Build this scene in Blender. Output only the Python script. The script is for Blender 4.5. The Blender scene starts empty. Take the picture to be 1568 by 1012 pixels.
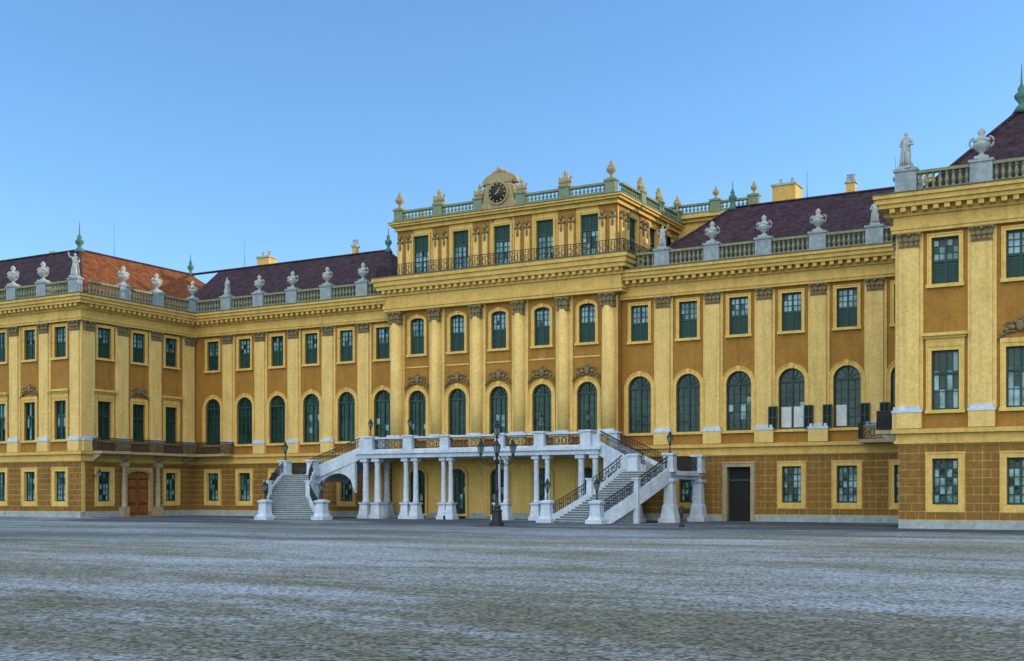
import bpy, bmesh, math, random
from mathutils import Vector
random.seed(7)
R=math.radians
scene=bpy.context.scene
# ------------------------------------------------------------------ materials
def nodes_of(name):
    m=bpy.data.materials.new(name); m.use_nodes=True
    nt=m.node_tree; b=nt.nodes["Principled BSDF"]
    return m,nt,b
def mat(name,col,col2=None,rough=0.85,scale=0.8,streak=0.38,bump=0.2,fine=5.0,metal=0.0,amount=0.8,spec=0.3):
    m,nt,b=nodes_of(name); N=nt.nodes; L=nt.links
    if col2 is None: col2=tuple(c*0.72 for c in col)
    tc=N.new("ShaderNodeTexCoord")
    n1=N.new("ShaderNodeTexNoise"); n1.inputs["Scale"].default_value=scale; n1.inputs["Detail"].default_value=8; n1.inputs["Roughness"].default_value=0.68
    L.new(tc.outputs["Object"],n1.inputs["Vector"])
    mp=N.new("ShaderNodeMapping"); mp.inputs["Scale"].default_value=(1.6,1.6,0.12)
    L.new(tc.outputs["Object"],mp.inputs["Vector"])
    n2=N.new("ShaderNodeTexNoise"); n2.inputs["Scale"].default_value=1.6; n2.inputs["Detail"].default_value=6
    L.new(mp.outputs[0],n2.inputs["Vector"])
    n3=N.new("ShaderNodeTexNoise"); n3.inputs["Scale"].default_value=fine; n3.inputs["Detail"].default_value=6; n3.inputs["Roughness"].default_value=0.65
    L.new(tc.outputs["Object"],n3.inputs["Vector"])
    r1=N.new("ShaderNodeMapRange"); r1.inputs[1].default_value=0.35; r1.inputs[2].default_value=0.68; r1.inputs[4].default_value=amount
    L.new(n1.outputs["Fac"],r1.inputs[0])
    mx=N.new("ShaderNodeMixRGB"); mx.inputs[1].default_value=(*col,1); mx.inputs[2].default_value=(*col2,1)
    L.new(r1.outputs[0],mx.inputs[0])
    r2=N.new("ShaderNodeMapRange"); r2.inputs[1].default_value=0.48; r2.inputs[2].default_value=0.75; r2.inputs[3].default_value=0; r2.inputs[4].default_value=streak
    L.new(n2.outputs["Fac"],r2.inputs[0])
    m2=N.new("ShaderNodeMixRGB"); m2.inputs[2].default_value=(*[c*0.42 for c in col],1)
    L.new(r2.outputs[0],m2.inputs[0]); L.new(mx.outputs[0],m2.inputs[1])
    m3=N.new("ShaderNodeMixRGB"); m3.blend_type='MULTIPLY'; m3.inputs[0].default_value=0.5
    r3=N.new("ShaderNodeMapRange"); r3.inputs[1].default_value=0.3; r3.inputs[2].default_value=0.65; r3.inputs[3].default_value=0.55; r3.inputs[4].default_value=1.15
    L.new(n3.outputs["Fac"],r3.inputs[0]); L.new(m2.outputs[0],m3.inputs[1]); L.new(r3.outputs[0],m3.inputs[2])
    L.new(m3.outputs[0],b.inputs["Base Color"])
    b.inputs["Roughness"].default_value=rough; b.inputs["Metallic"].default_value=metal
    b.inputs["Specular IOR Level"].default_value=spec
    bp=N.new("ShaderNodeBump"); bp.inputs["Strength"].default_value=bump; bp.inputs["Distance"].default_value=0.05
    L.new(n3.outputs["Fac"],bp.inputs["Height"]); L.new(bp.outputs[0],b.inputs["Normal"])
    return m
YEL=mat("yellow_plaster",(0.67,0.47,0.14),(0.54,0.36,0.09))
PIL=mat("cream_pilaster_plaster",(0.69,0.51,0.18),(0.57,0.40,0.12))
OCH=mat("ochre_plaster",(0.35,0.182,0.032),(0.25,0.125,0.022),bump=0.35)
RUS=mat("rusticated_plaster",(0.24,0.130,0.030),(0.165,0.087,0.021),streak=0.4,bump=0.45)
CRN=mat("cornice_plaster",(0.62,0.43,0.12),(0.47,0.31,0.08))
CAP=mat("capital_stone",(0.22,0.175,0.085),(0.11,0.095,0.05),scale=2,bump=0.6)
STO=mat("pale_stone",(0.52,0.62,0.71),(0.36,0.45,0.54),scale=1.2,streak=0.35)
STA=mat("statue_stone",(0.42,0.47,0.45),(0.22,0.27,0.26),scale=3,bump=0.5,streak=0.5)
STG=mat("warm_sculpture_stone",(0.38,0.32,0.16),(0.21,0.19,0.11),scale=3,bump=0.5,streak=0.5)
PED=mat("parapet_stone",(0.29,0.36,0.38),(0.16,0.21,0.22),scale=2,streak=0.4)
BAL=mat("baluster_stone",(0.22,0.26,0.15),(0.14,0.17,0.10),scale=2,streak=0.3)
BAG=mat("attic_baluster_stone",(0.20,0.26,0.16),(0.12,0.17,0.11),scale=2,streak=0.3)
LEAD=mat("lead_flashing",(0.08,0.10,0.07),rough=0.6)
IRON=mat("wrought_iron",(0.022,0.026,0.026),rough=0.55,streak=0)
COP=mat("green_copper",(0.08,0.19,0.15),(0.04,0.09,0.07),rough=0.7,scale=3)
GRN=mat("green_paint",(0.014,0.062,0.048),(0.009,0.042,0.033),rough=0.5,streak=0.1)
MUN=mat("pale_window_paint",(0.16,0.30,0.30),rough=0.6,streak=0.1)
WOOD=mat("oak_door_wood",(0.27,0.105,0.025),(0.16,0.06,0.016),scale=3,rough=0.6)
PLN=mat("plinth_stone",(0.36,0.42,0.42),(0.20,0.25,0.26),scale=2)
POR=mat("portal_sandstone",(0.38,0.33,0.20),(0.24,0.22,0.14),scale=2,streak=0.4)
DARK=mat("dark_opening",(0.012,0.014,0.014),rough=0.8,streak=0)
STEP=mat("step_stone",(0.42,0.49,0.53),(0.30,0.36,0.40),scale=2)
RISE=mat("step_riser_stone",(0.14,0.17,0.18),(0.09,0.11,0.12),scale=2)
GOLD=mat("gilt_metal",(0.55,0.36,0.08),rough=0.4,metal=0.6,streak=0)
SKYP=mat("sky_reflection_sheet",(0.58,0.64,0.66),rough=0.9,streak=0.1)  # pale sheets in lower casements, sky reflection painted as plain colour
def glassmat(name,c0,c1,spec,sc):
    m,nt,b=nodes_of(name); N=nt.nodes; L=nt.links
    tc=N.new("ShaderNodeTexCoord"); n=N.new("ShaderNodeTexNoise"); n.inputs["Scale"].default_value=sc; n.inputs["Detail"].default_value=5
    L.new(tc.outputs["Object"],n.inputs["Vector"])
    cr=N.new("ShaderNodeValToRGB"); e=cr.color_ramp.elements
    e[0].position=0.40; e[0].color=(*c0,1); e[1].position=0.60; e[1].color=(*c1,1)
    L.new(n.outputs["Fac"],cr.inputs[0]); L.new(cr.outputs[0],b.inputs["Base Color"])
    b.inputs["Roughness"].default_value=0.1; b.inputs["Specular IOR Level"].default_value=spec
    n2=N.new("ShaderNodeTexNoise"); n2.inputs["Scale"].default_value=2.2; L.new(tc.outputs["Object"],n2.inputs["Vector"])
    bp=N.new("ShaderNodeBump"); bp.inputs["Strength"].default_value=0.4; bp.inputs["Distance"].default_value=0.08
    L.new(n2.outputs["Fac"],bp.inputs["Height"]); L.new(bp.outputs[0],b.inputs["Normal"])
    return m
GLS=glassmat("window_glass",(0.005,0.018,0.016),(0.016,0.050,0.047),0.32,0.6)
GLP=glassmat("painted_reflection_glass",(0.05,0.14,0.15),(0.22,0.40,0.45),0.5,0.9)  # paler glass, sky reflection painted into the pane colour
def lampglass():
    m,nt,b=nodes_of("lantern_glass"); b.inputs["Base Color"].default_value=(0.14,0.19,0.20,1); b.inputs["Roughness"].default_value=0.15
    return m
LGL=lampglass()
def roofmat(name,c0,c1):
    m,nt,b=nodes_of(name); N=nt.nodes; L=nt.links
    tc=N.new("ShaderNodeTexCoord")
    n=N.new("ShaderNodeTexNoise"); n.inputs["Scale"].default_value=1.5; n.inputs["Detail"].default_value=8; n.inputs["Roughness"].default_value=0.7
    L.new(tc.outputs["Object"],n.inputs["Vector"])
    v=N.new("ShaderNodeTexVoronoi"); v.inputs["Scale"].default_value=3.2; L.new(tc.outputs["Object"],v.inputs["Vector"])
    cr=N.new("ShaderNodeValToRGB"); e=cr.color_ramp.elements
    e[0].position=0.3; e[0].color=(*c0,1); e[1].position=0.72; e[1].color=(*c1,1)
    L.new(n.outputs["Fac"],cr.inputs[0])
    bw=N.new("ShaderNodeRGBToBW"); L.new(v.outputs["Color"],bw.inputs[0])
    mr=N.new("ShaderNodeMapRange"); mr.inputs[3].default_value=0.5; mr.inputs[4].default_value=1.3; L.new(bw.outputs[0],mr.inputs[0])
    mx=N.new("ShaderNodeMixRGB"); mx.blend_type='MULTIPLY'; mx.inputs[0].default_value=1.0
    L.new(cr.outputs[0],mx.inputs[1]); L.new(mr.outputs[0],mx.inputs[2])
    L.new(mx.outputs[0],b.inputs["Base Color"]); b.inputs["Roughness"].default_value=0.85; b.inputs["Specular IOR Level"].default_value=0.2
    w=N.new("ShaderNodeTexWave"); w.bands_direction='Z'; w.inputs["Scale"].default_value=1.6
    L.new(tc.outputs["Object"],w.inputs["Vector"])
    bp=N.new("ShaderNodeBump"); bp.inputs["Strength"].default_value=0.7; bp.inputs["Distance"].default_value=0.08
    L.new(w.outputs["Fac"],bp.inputs["Height"]); L.new(bp.outputs[0],b.inputs["Normal"])
    return m
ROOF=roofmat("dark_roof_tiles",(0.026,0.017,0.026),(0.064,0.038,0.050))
ROO2=roofmat("sun_tinted_roof_tiles",(0.12,0.038,0.012),(0.25,0.082,0.020))  # same roof tiles recoloured, warm sunlight painted into the colour
# ------------------------------------------------------------------ mesh builder
class Group:
    def __init__(s,name,loc=(0,0,0)):
        s.name=name; s.p={}; s.loc=loc
    def part(s,name,m,smooth=False):
        s.p[name]=dict(m=m,s=smooth,v=[],f=[])
    def add(s,part,vs,fs):
        P=s.p[part]; o=len(P['v']); P['v'].extend(vs); P['f'].extend([tuple(i+o for i in f) for f in fs])
    def hexa(s,part,v8):
        s.add(part,v8,[(0,3,2,1),(4,5,6,7),(0,1,5,4),(1,2,6,5),(2,3,7,6),(3,0,4,7)])
    def box(s,part,F,u0,u1,v0,v1,z0,z1):
        c=[(u0,v0),(u1,v0),(u1,v1),(u0,v1)]
        s.hexa(part,[W(F,a,b,z0) for a,b in c]+[W(F,a,b,z1) for a,b in c])
    def prism(s,part,F,poly,v0,v1):   # poly in (u,z)
        n=len(poly); vs=[W(F,a,v0,z) for a,z in poly]+[W(F,a,v1,z) for a,z in poly]
        fs=[tuple(range(n)),tuple(range(2*n-1,n-1,-1))]+[(i,(i+1)%n,n+(i+1)%n,n+i) for i in range(n)]
        s.add(part,vs,fs)
    def plan(s,part,poly,z0,z1):      # poly (x,y)
        n=len(poly)
        vs=[(p[0],p[1],z0) for p in poly]+[(p[0],p[1],z1) for p in poly]
        fs=[tuple(range(n)),tuple(range(2*n-1,n-1,-1))]+[(i,(i+1)%n,n+(i+1)%n,n+i) for i in range(n)]
        s.add(part,vs,fs)
    def lathe(s,part,c,prof,n=8,sx=1,sy=1,rot=0):
        vs=[];fs=[]
        for r,z in prof:
            for k in range(n):
                a=2*math.pi*k/n+rot
                vs.append((c[0]+sx*r*math.cos(a),c[1]+sy*r*math.sin(a),c[2]+z))
        for i in range(len(prof)-1):
            for k in range(n):
                k2=(k+1)%n
                fs.append((i*n+k,i*n+k2,(i+1)*n+k2,(i+1)*n+k))
        fs.append(tuple(range(n-1,-1,-1))); fs.append(tuple((len(prof)-1)*n+k for k in range(n)))
        s.add(part,vs,fs)
    def ball(s,part,c,rx,ry,rz,n=8):
        prof=[(math.sin(math.pi*(i)/5) if 0<i<5 else 0.05,-math.cos(math.pi*i/5)) for i in range(6)]
        vs=[];fs=[]
        for r,z in prof:
            for k in range(n):
                a=2*math.pi*k/n
                vs.append((c[0]+rx*r*math.cos(a),c[1]+ry*r*math.sin(a),c[2]+rz*z))
        for i in range(5):
            for k in range(n):
                k2=(k+1)%n; fs.append((i*n+k,i*n+k2,(i+1)*n+k2,(i+1)*n+k))
        s.add(part,vs,fs)
    def tube(s,part,pts,r,n=5):
        pts=[Vector(p) for p in pts]; vs=[];fs=[]
        for i,p in enumerate(pts):
            d=(pts[min(i+1,len(pts)-1)]-pts[max(i-1,0)]).normalized()
            a=d.cross(Vector((0,0,1)))
            if a.length<0.05: a=d.cross(Vector((0,1,0)))
            a.normalize(); b=d.cross(a).normalized()
            for k in range(n):
                t=2*math.pi*k/n; vs.append(tuple(p+a*r*math.cos(t)+b*r*math.sin(t)))
        for i in range(len(pts)-1):
            for k in range(n):
                k2=(k+1)%n; fs.append((i*n+k,i*n+k2,(i+1)*n+k2,(i+1)*n+k))
        fs.append(tuple(range(n))); fs.append(tuple((len(pts)-1)*n+k for k in range(n-1,-1,-1)))
        s.add(part,vs,fs)
    def wallseg(s,part,p0,p1,th,lo,hi): # vertical sided sloped segment, lo/hi offsets from point z
        dx,dy=p1[0]-p0[0],p1[1]-p0[1]; l=math.hypot(dx,dy) or 1; nx,ny=-dy/l*th/2,dx/l*th/2
        ex,ey=dx/l*0.01,dy/l*0.01
        a=[(p0[0]+nx,p0[1]+ny,p0[2]),(p0[0]-nx,p0[1]-ny,p0[2]),(p1[0]-nx+ex,p1[1]-ny+ey,p1[2]),(p1[0]+nx+ex,p1[1]+ny+ey,p1[2])]
        s.hexa(part,[(x,y,max(z+lo,0)) for x,y,z in a]+[(x,y,z+hi) for x,y,z in a])
    def finish(s,empty=True):
        par=bpy.data.objects.new(s.name,None); bpy.context.collection.objects.link(par); par.location=s.loc
        for k,P in s.p.items():
            if not P['v']: continue
            me=bpy.data.meshes.new(k); me.from_pydata(P['v'],[],P['f']); me.update()
            bm=bmesh.new(); bm.from_mesh(me); bmesh.ops.recalc_face_normals(bm,faces=bm.faces); bm.to_mesh(me); bm.free()
            me.materials.append(P['m'])
            if P['s']:
                for q in me.polygons: q.use_smooth=True
            o=bpy.data.objects.new(k,me); bpy.context.collection.objects.link(o); o.parent=par
        return par
def W(F,u,v,z): 
    return (F[0]+u*F[2]+v*F[4],F[1]+u*F[3]+v*F[5],z)
FM=(0,0,1,0,0,-1)             # main front
FC=(0,-0.8,1,0,0,-1)          # centre front
FW=(0,-14.2,1,0,0,-1)         # wing fronts
FLS=(-35.8,0,0,1,1,0)         # left wing inner side
FRS=(35.8,0,0,1,-1,0)         # right wing inner side
FA=(0,-0.3,1,0,0,-1)          # attic front
FAR=(10.7,0,0,1,1,0); FAL=(-10.7,0,0,1,-1,0)

G=Group("baroque_palace")
for n,m,sm in [("ochre_walls",OCH,0),("rusticated_blocks",RUS,0),("yellow_trim",YEL,0),("pilasters",PIL,0),("round_columns",PIL,1),
   ("cornices",CRN,0),("capitals",CAP,0),("capital_scrolls",CAP,1),("column_bases",STO,0),("plinth",PLN,0),("flashing",LEAD,0),
   ("window_glass",GLS,0),("painted_reflection_panes",GLP,0),("window_sashes",GRN,0),("window_muntins",MUN,0),("shutters",GRN,0),("roof",ROOF,0),("sun_tinted_roof_slope",ROO2,0),
   ("parapet_pedestals",PED,0),("balusters",BAL,0),("attic_balustrade",BAG,0),("iron_railing",IRON,0),("ornaments",CAP,1),("yellow_ornaments",CAP,1),("door_wood",WOOD,0),
   ("dark_openings",DARK,0),("portal_stone",POR,0),("portal_columns",POR,1),("roof_finials",COP,1),("chimneys",CRN,0),("chimney_caps",PLN,0),
   ("clock_face",IRON,1),("clock_hands",GOLD,0),("clock_surround",STG,0),("sky_reflection_sheets",SKYP,0),("attic_sculpture",STG,1)]:
    G.part(n,m,bool(sm))
T=0.4
def opening_layer(F,ua,ub,zA,zB,ops,part):
    z=zA
    for (u,z0,z1,hw,arch) in sorted(ops,key=lambda o:o[1]):
        if z0>z: G.box(part,F,ua,ub,-T,0,z,z0)
        G.box(part,F,ua,u-hw,-T,0,z0,z1); G.box(part,F,u+hw,ub,-T,0,z0,z1)
        if arch:
            rise=arch; n=12
            for i in range(n):
                a0=math.pi*(1-i/n); a1=math.pi*(1-(i+1)/n)
                p0=(u+hw*math.cos(a0),z1-rise+rise*math.sin(a0)); p1=(u+hw*math.cos(a1),z1-rise+rise*math.sin(a1))
                G.prism(part,F,[p0,p1,(p1[0],z1+0.001),(p0[0],z1+0.001)],-T,0)
        z=z1
    if z<zB: G.box(part,F,ua,ub,-T,0,z,zB)
def window(F,u,z0,z1,hw,kind,arch=0):
    gv=-0.27
    G.box("window_glass",F,u-hw,u+hw,gv-0.04,gv,z0,z1)
    sw=0.10
    G.box("window_sashes",F,u-hw,u-hw+sw,gv+0.002,gv+0.10,z0,z1); G.box("window_sashes",F,u+hw-sw,u+hw,gv+0.002,gv+0.10,z0,z1)
    G.box("window_sashes",F,u-hw+sw,u+hw-sw,gv+0.002,gv+0.10,z0,z0+sw)
    if not arch: G.box("window_sashes",F,u-hw+sw,u+hw-sw,gv+0.002,gv+0.10,z1-sw,z1)
    G.box("window_sashes",F,u-0.06,u+0.06,gv+0.002,gv+0.11,z0+sw,z1-sw)
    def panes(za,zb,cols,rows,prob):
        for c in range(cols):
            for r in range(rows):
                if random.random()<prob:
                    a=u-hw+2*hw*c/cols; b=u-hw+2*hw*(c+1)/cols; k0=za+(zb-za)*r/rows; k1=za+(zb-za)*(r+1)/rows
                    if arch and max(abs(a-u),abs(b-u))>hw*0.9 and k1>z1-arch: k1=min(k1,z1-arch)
                    if k1>k0: G.box("painted_reflection_panes",F,max(a,u-hw+0.01),min(b,u+hw-0.01),gv-0.001,gv+0.0015,k0,k1)
    def grid(za,zb,cols,rows,part,t=0.045):
        for c in range(1,cols):
            x=u-hw+2*hw*c/cols
            if abs(x-u)>0.02: G.box(part,F,x-t/2,x+t/2,gv+0.003,gv+0.06,za,zb)
        for r in range(0,rows+1):
            z=za+(zb-za)*r/rows
            G.box(part,F,u-hw+sw,u+hw-sw,gv+0.004,gv+0.05,z-t/2,z+t/2)
    def louvre(za,zb):
        for a,b in ((u-hw+sw,u-0.06),(u+0.06,u+hw-sw)):
            G.box("shutters",F,a,b,gv+0.003,gv+0.03,za,zb)
            k=za
            while k<zb-0.1:
                G.box("shutters",F,a,b,gv+0.03,gv+0.07,k,k+0.085); k+=0.13
    if kind=='upper':
        zm=z0+(z1-z0)*0.50
        G.box("window_sashes",F,u-hw+sw,u+hw-sw,gv+0.003,gv+0.12,zm-0.07,zm+0.07)
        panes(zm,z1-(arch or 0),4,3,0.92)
        grid(zm+0.07,z1-sw,4,3,"window_sashes",0.05)
        louvre(z0+sw,zm-0.07)
    elif kind=='arch':
        zs=z1-arch
        G.box("window_sashes",F,u-hw,u+hw,gv+0.003,gv+0.13,zs-0.08,zs+0.08)
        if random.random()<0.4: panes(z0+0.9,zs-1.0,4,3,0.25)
        grid(z0+sw,zs-0.08,4,5,"window_sashes",0.055)
        for a in (30,60,120,150):
            r0,r1=0.25,hw
            c,s_=math.cos(R(a)),math.sin(R(a))
            px,pz=-s_*0.03,c*0.03
            G.prism("window_sashes",F,[(u+r0*c+px,zs+r0*s_+pz),(u+r1*c+px,zs+r1*s_*arch/hw+pz),(u+r1*c-px,zs+r1*s_*arch/hw-pz),(u+r0*c-px,zs+r0*s_-pz)],gv+0.002,gv+0.07)
        n=10; ro=arch
        for i in range(n):
            a0=math.pi*i/n; a1=math.pi*(i+1)/n
            G.prism("window_sashes",F,[(u+(hw-0.1)*math.cos(a0),zs+(ro-0.1)*math.sin(a0)),(u+(hw-0.1)*math.cos(a1),zs+(ro-0.1)*math.sin(a1)),(u+hw*math.cos(a1),zs+ro*math.sin(a1)),(u+hw*math.cos(a0),zs+ro*math.sin(a0))],gv+0.001,gv+0.09)
    elif kind=='tall':
        zm=z0+(z1-z0)*0.62
        G.box("window_sashes",F,u-hw+sw,u+hw-sw,gv+0.003,gv+0.12,zm-0.08,zm+0.08)
        if F is FW: panes(z0+0.1,z1-0.1,4,3,0.45)
        G.box("window_sashes",F,u-hw*0.5-0.02,u-hw*0.5+0.02,gv+0.003,gv+0.05,z0+sw,z1-sw); G.box("window_sashes",F,u+hw*0.5-0.02,u+hw*0.5+0.02,gv+0.003,gv+0.05,z0+sw,z1-sw)
        grid(z0+sw,zm-0.08,2,2,"window_sashes",0.05)
    elif kind=='lattice':
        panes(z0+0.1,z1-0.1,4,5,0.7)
        grid(z0+sw,z1-sw,4,5,"window_sashes",0.06)
    elif kind=='attic':
        zm=z0+(z1-z0)*0.62
        G.box("window_sashes",F,u-hw+sw,u+hw-sw,gv+0.003,gv+0.12,zm-0.06,zm+0.06)
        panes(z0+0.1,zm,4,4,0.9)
        grid(z0+sw,zm-0.06,4,4,"window_sashes",0.05)
        louvre(zm+0.06,z1-sw)
def frame_rect(F,u,z0,z1,hw,w,v,part="yellow_trim",sill=True):
    G.box(part,F,u-hw-w,u-hw,0.001,v,z0,z1+w); G.box(part,F,u+hw,u+hw+w,0.001,v,z0,z1+w)
    G.box(part,F,u-hw,u+hw,0.001,v,z1,z1+w)
    f=0.07
    G.box(part,F,u-hw-w-0.003,u-hw-w+f,0.002,v+0.05,z0,z1+w+0.003); G.box(part,F,u+hw+w-f,u+hw+w+0.003,0.002,v+0.05,z0,z1+w+0.003)
    G.box(part,F,u-hw-w+f,u+hw+w-f,0.002,v+0.05,z1+w-f,z1+w+0.003)
    if sill: G.box(part,F,u-hw-w-0.06,u+hw+w+0.06,0.001,v+0.12,z0-0.2,z0)
def frame_arch(F,u,z0,z1,hw,w,v,rise,part="yellow_trim"):
    zs=z1-rise
    f=0.07
    G.box(part,F,u-hw-w,u-hw,0.001,v,z0,zs); G.box(part,F,u+hw,u+hw+w,0.001,v,z0,zs)
    G.box(part,F,u-hw-w-0.003,u-hw-w+f,0.002,v+0.05,z0,zs); G.box(part,F,u+hw+w-f,u+hw+w+0.003,0.002,v+0.05,z0,zs)
    n=16
    for i in range(n):
        a0=math.pi*(1-i/n); a1=math.pi*(1-(i+1)/n)
        c0,s0,c1,s1=math.cos(a0),math.sin(a0),math.cos(a1),math.sin(a1)
        G.prism(part,F,[(u+hw*c0,zs+rise*s0),(u+hw*c1,zs+rise*s1),(u+(hw+w)*c1,zs+(rise+w)*s1),(u+(hw+w)*c0,zs+(rise+w)*s0)],0.001,v)
        G.prism(part,F,[(u+(hw+w-f)*c0,zs+(rise+w-f)*s0),(u+(hw+w-f)*c1,zs+(rise+w-f)*s1),(u+(hw+w+0.003)*c1,zs+(rise+w+0.003)*s1),(u+(hw+w+0.003)*c0,zs+(rise+w+0.003)*s0)],0.002,v+0.05)
    G.prism(part,F,[(u-0.12,z1-0.02),(u+0.12,z1-0.02),(u+0.17,z1+w+0.05),(u-0.17,z1+w+0.05)],0.002,v+0.08)
    G.box(part,F,u-hw-w-0.08,u+hw+w+0.08,0.001,v+0.12,z0-0.2,z0)
def cartouche(F,u,z,s=1.0,part="ornaments"):
    def B(du,dz,rx,rz): 
        c=W(F,u+du*s,0.12,z+dz*s)
        ru=rx*s; rv=0.13
        G.ball(part,c,abs(F[2])*ru+abs(F[4])*rv,abs(F[3])*ru+abs(F[5])*rv,rz*s)
    B(0,0.1,0.28,0.38)
    for sg in (-1,1):
        B(sg*0.45,0.0,0.2,0.17); B(sg*0.8,-0.15,0.2,0.13); B(sg*1.05,-0.4,0.12,0.2); B(sg*0.28,0.35,0.14,0.14)
        pts=[W(F,u+sg*s*(0.62+0.3*math.cos(a)*(1-a/9)),0.14,z+s*(0.12+0.26*math.sin(a)*(1-a/9))) for a in [0.6*k for k in range(12)]]
        G.tube(part,pts,0.05*s)
        pts=[W(F,u+sg*s*(0.2+1.1*t),0.14,z+s*(-0.28+0.1*math.sin(3*t)-0.45*t*t)) for t in [k/6 for k in range(7)]]
        G.tube(part,pts,0.06*s)
    B(0,0.52,0.12,0.16)
def capital(F,u,z0,z1,w,v0):
    h=z1-z0
    G.box("capitals",F,u-w/2-0.03,u+w/2+0.03,0.0,v0+0.05,z0-0.1,z0)
    for i,(a,b,c,d) in enumerate([(0.0,0.33,0.02,0.10),(0.33,0.62,0.07,0.16)]):
        n=4
        for k in range(n):
            uu=u-w/2-c+(w+2*c)*(k+0.5)/n; q=(w+2*c)/n*0.42
            G.prism("capitals",F,[(uu-q,z0+a*h),(uu+q,z0+a*h),(uu+q*0.9,z0+(b-0.1)*h),(uu,z0+b*h),(uu-q*0.9,z0+(b-0.1)*h)],0.0,v0+d)
    G.box("capitals",F,u-w/2+0.02,u+w/2-0.02,0.0,v0+0.02,z0,z1-0.12*h)
    for sg in (-1,1):
        pts=[W(F,u+sg*(w/2-0.02+0.15*math.cos(a)*(1-a/10)),v0+0.12,z1-0.3*h+0.17*math.sin(a)*(1-a/10)) for a in [0.7*k for k in range(11)]]
        G.tube("capital_scrolls",pts,0.055)
    c=W(F,u,v0+0.1,z1-0.2*h); G.ball("capital_scrolls",c,0.13,0.13,0.11)
    G.box("capitals",F,u-w/2-0.14,u+w/2+0.14,0.0,v0+0.18,z1-0.12*h,z1)
def pilaster(F,u,w=1.15,v=0.24,zt=17.8,zc=17.0,under=True):
    G.box("pilasters",F,u-w/2-0.22,u+w/2+0.22,0.001,v*0.4,7.15,zt)
    G.box("pilasters",F,u-w/2,u+w/2,0.002,v,7.35,zc-0.1)
    G.box("pilasters",F,u-w/2-0.16,u+w/2+0.16,0.002,v+0.14,6.02,6.98)
    G.box("column_bases",F,u-w/2-0.2,u+w/2+0.2,0.003,v+0.18,6.98,7.14)
    G.box("column_bases",F,u-w/2-0.08,u+w/2+0.08,0.003,v+0.1,7.14,7.36)
    capital(F,u,zc,zt,w,v)
def rust(F,ua,ub,z0,z1,v=0.06,row=0.52):
    n=max(1,round((z1-z0)/row)); h=(z1-z0)/n; g=0.03
    for i in range(n):
        L_=ub-ua; 
        if L_<0.3: continue
        cuts=[ua,ub] if (i%2==0 and L_<1.3) else None
        if cuts is None:
            m=max(2,round(L_/1.1)); off=0 if i%2 else 0.5
            cuts=[ua]+[ua+L_*(k+off)/m for k in range(1 if not off else 0,m) if 0.05<(k+off)/m<0.97]+[ub]
        for a,b in zip(cuts[:-1],cuts[1:]):
            G.box("rusticated_blocks",F,a+g,b-g,0.001,v+random.uniform(-0.006,0.006),z0+i*h+g,z0+(i+1)*h-g)
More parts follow.
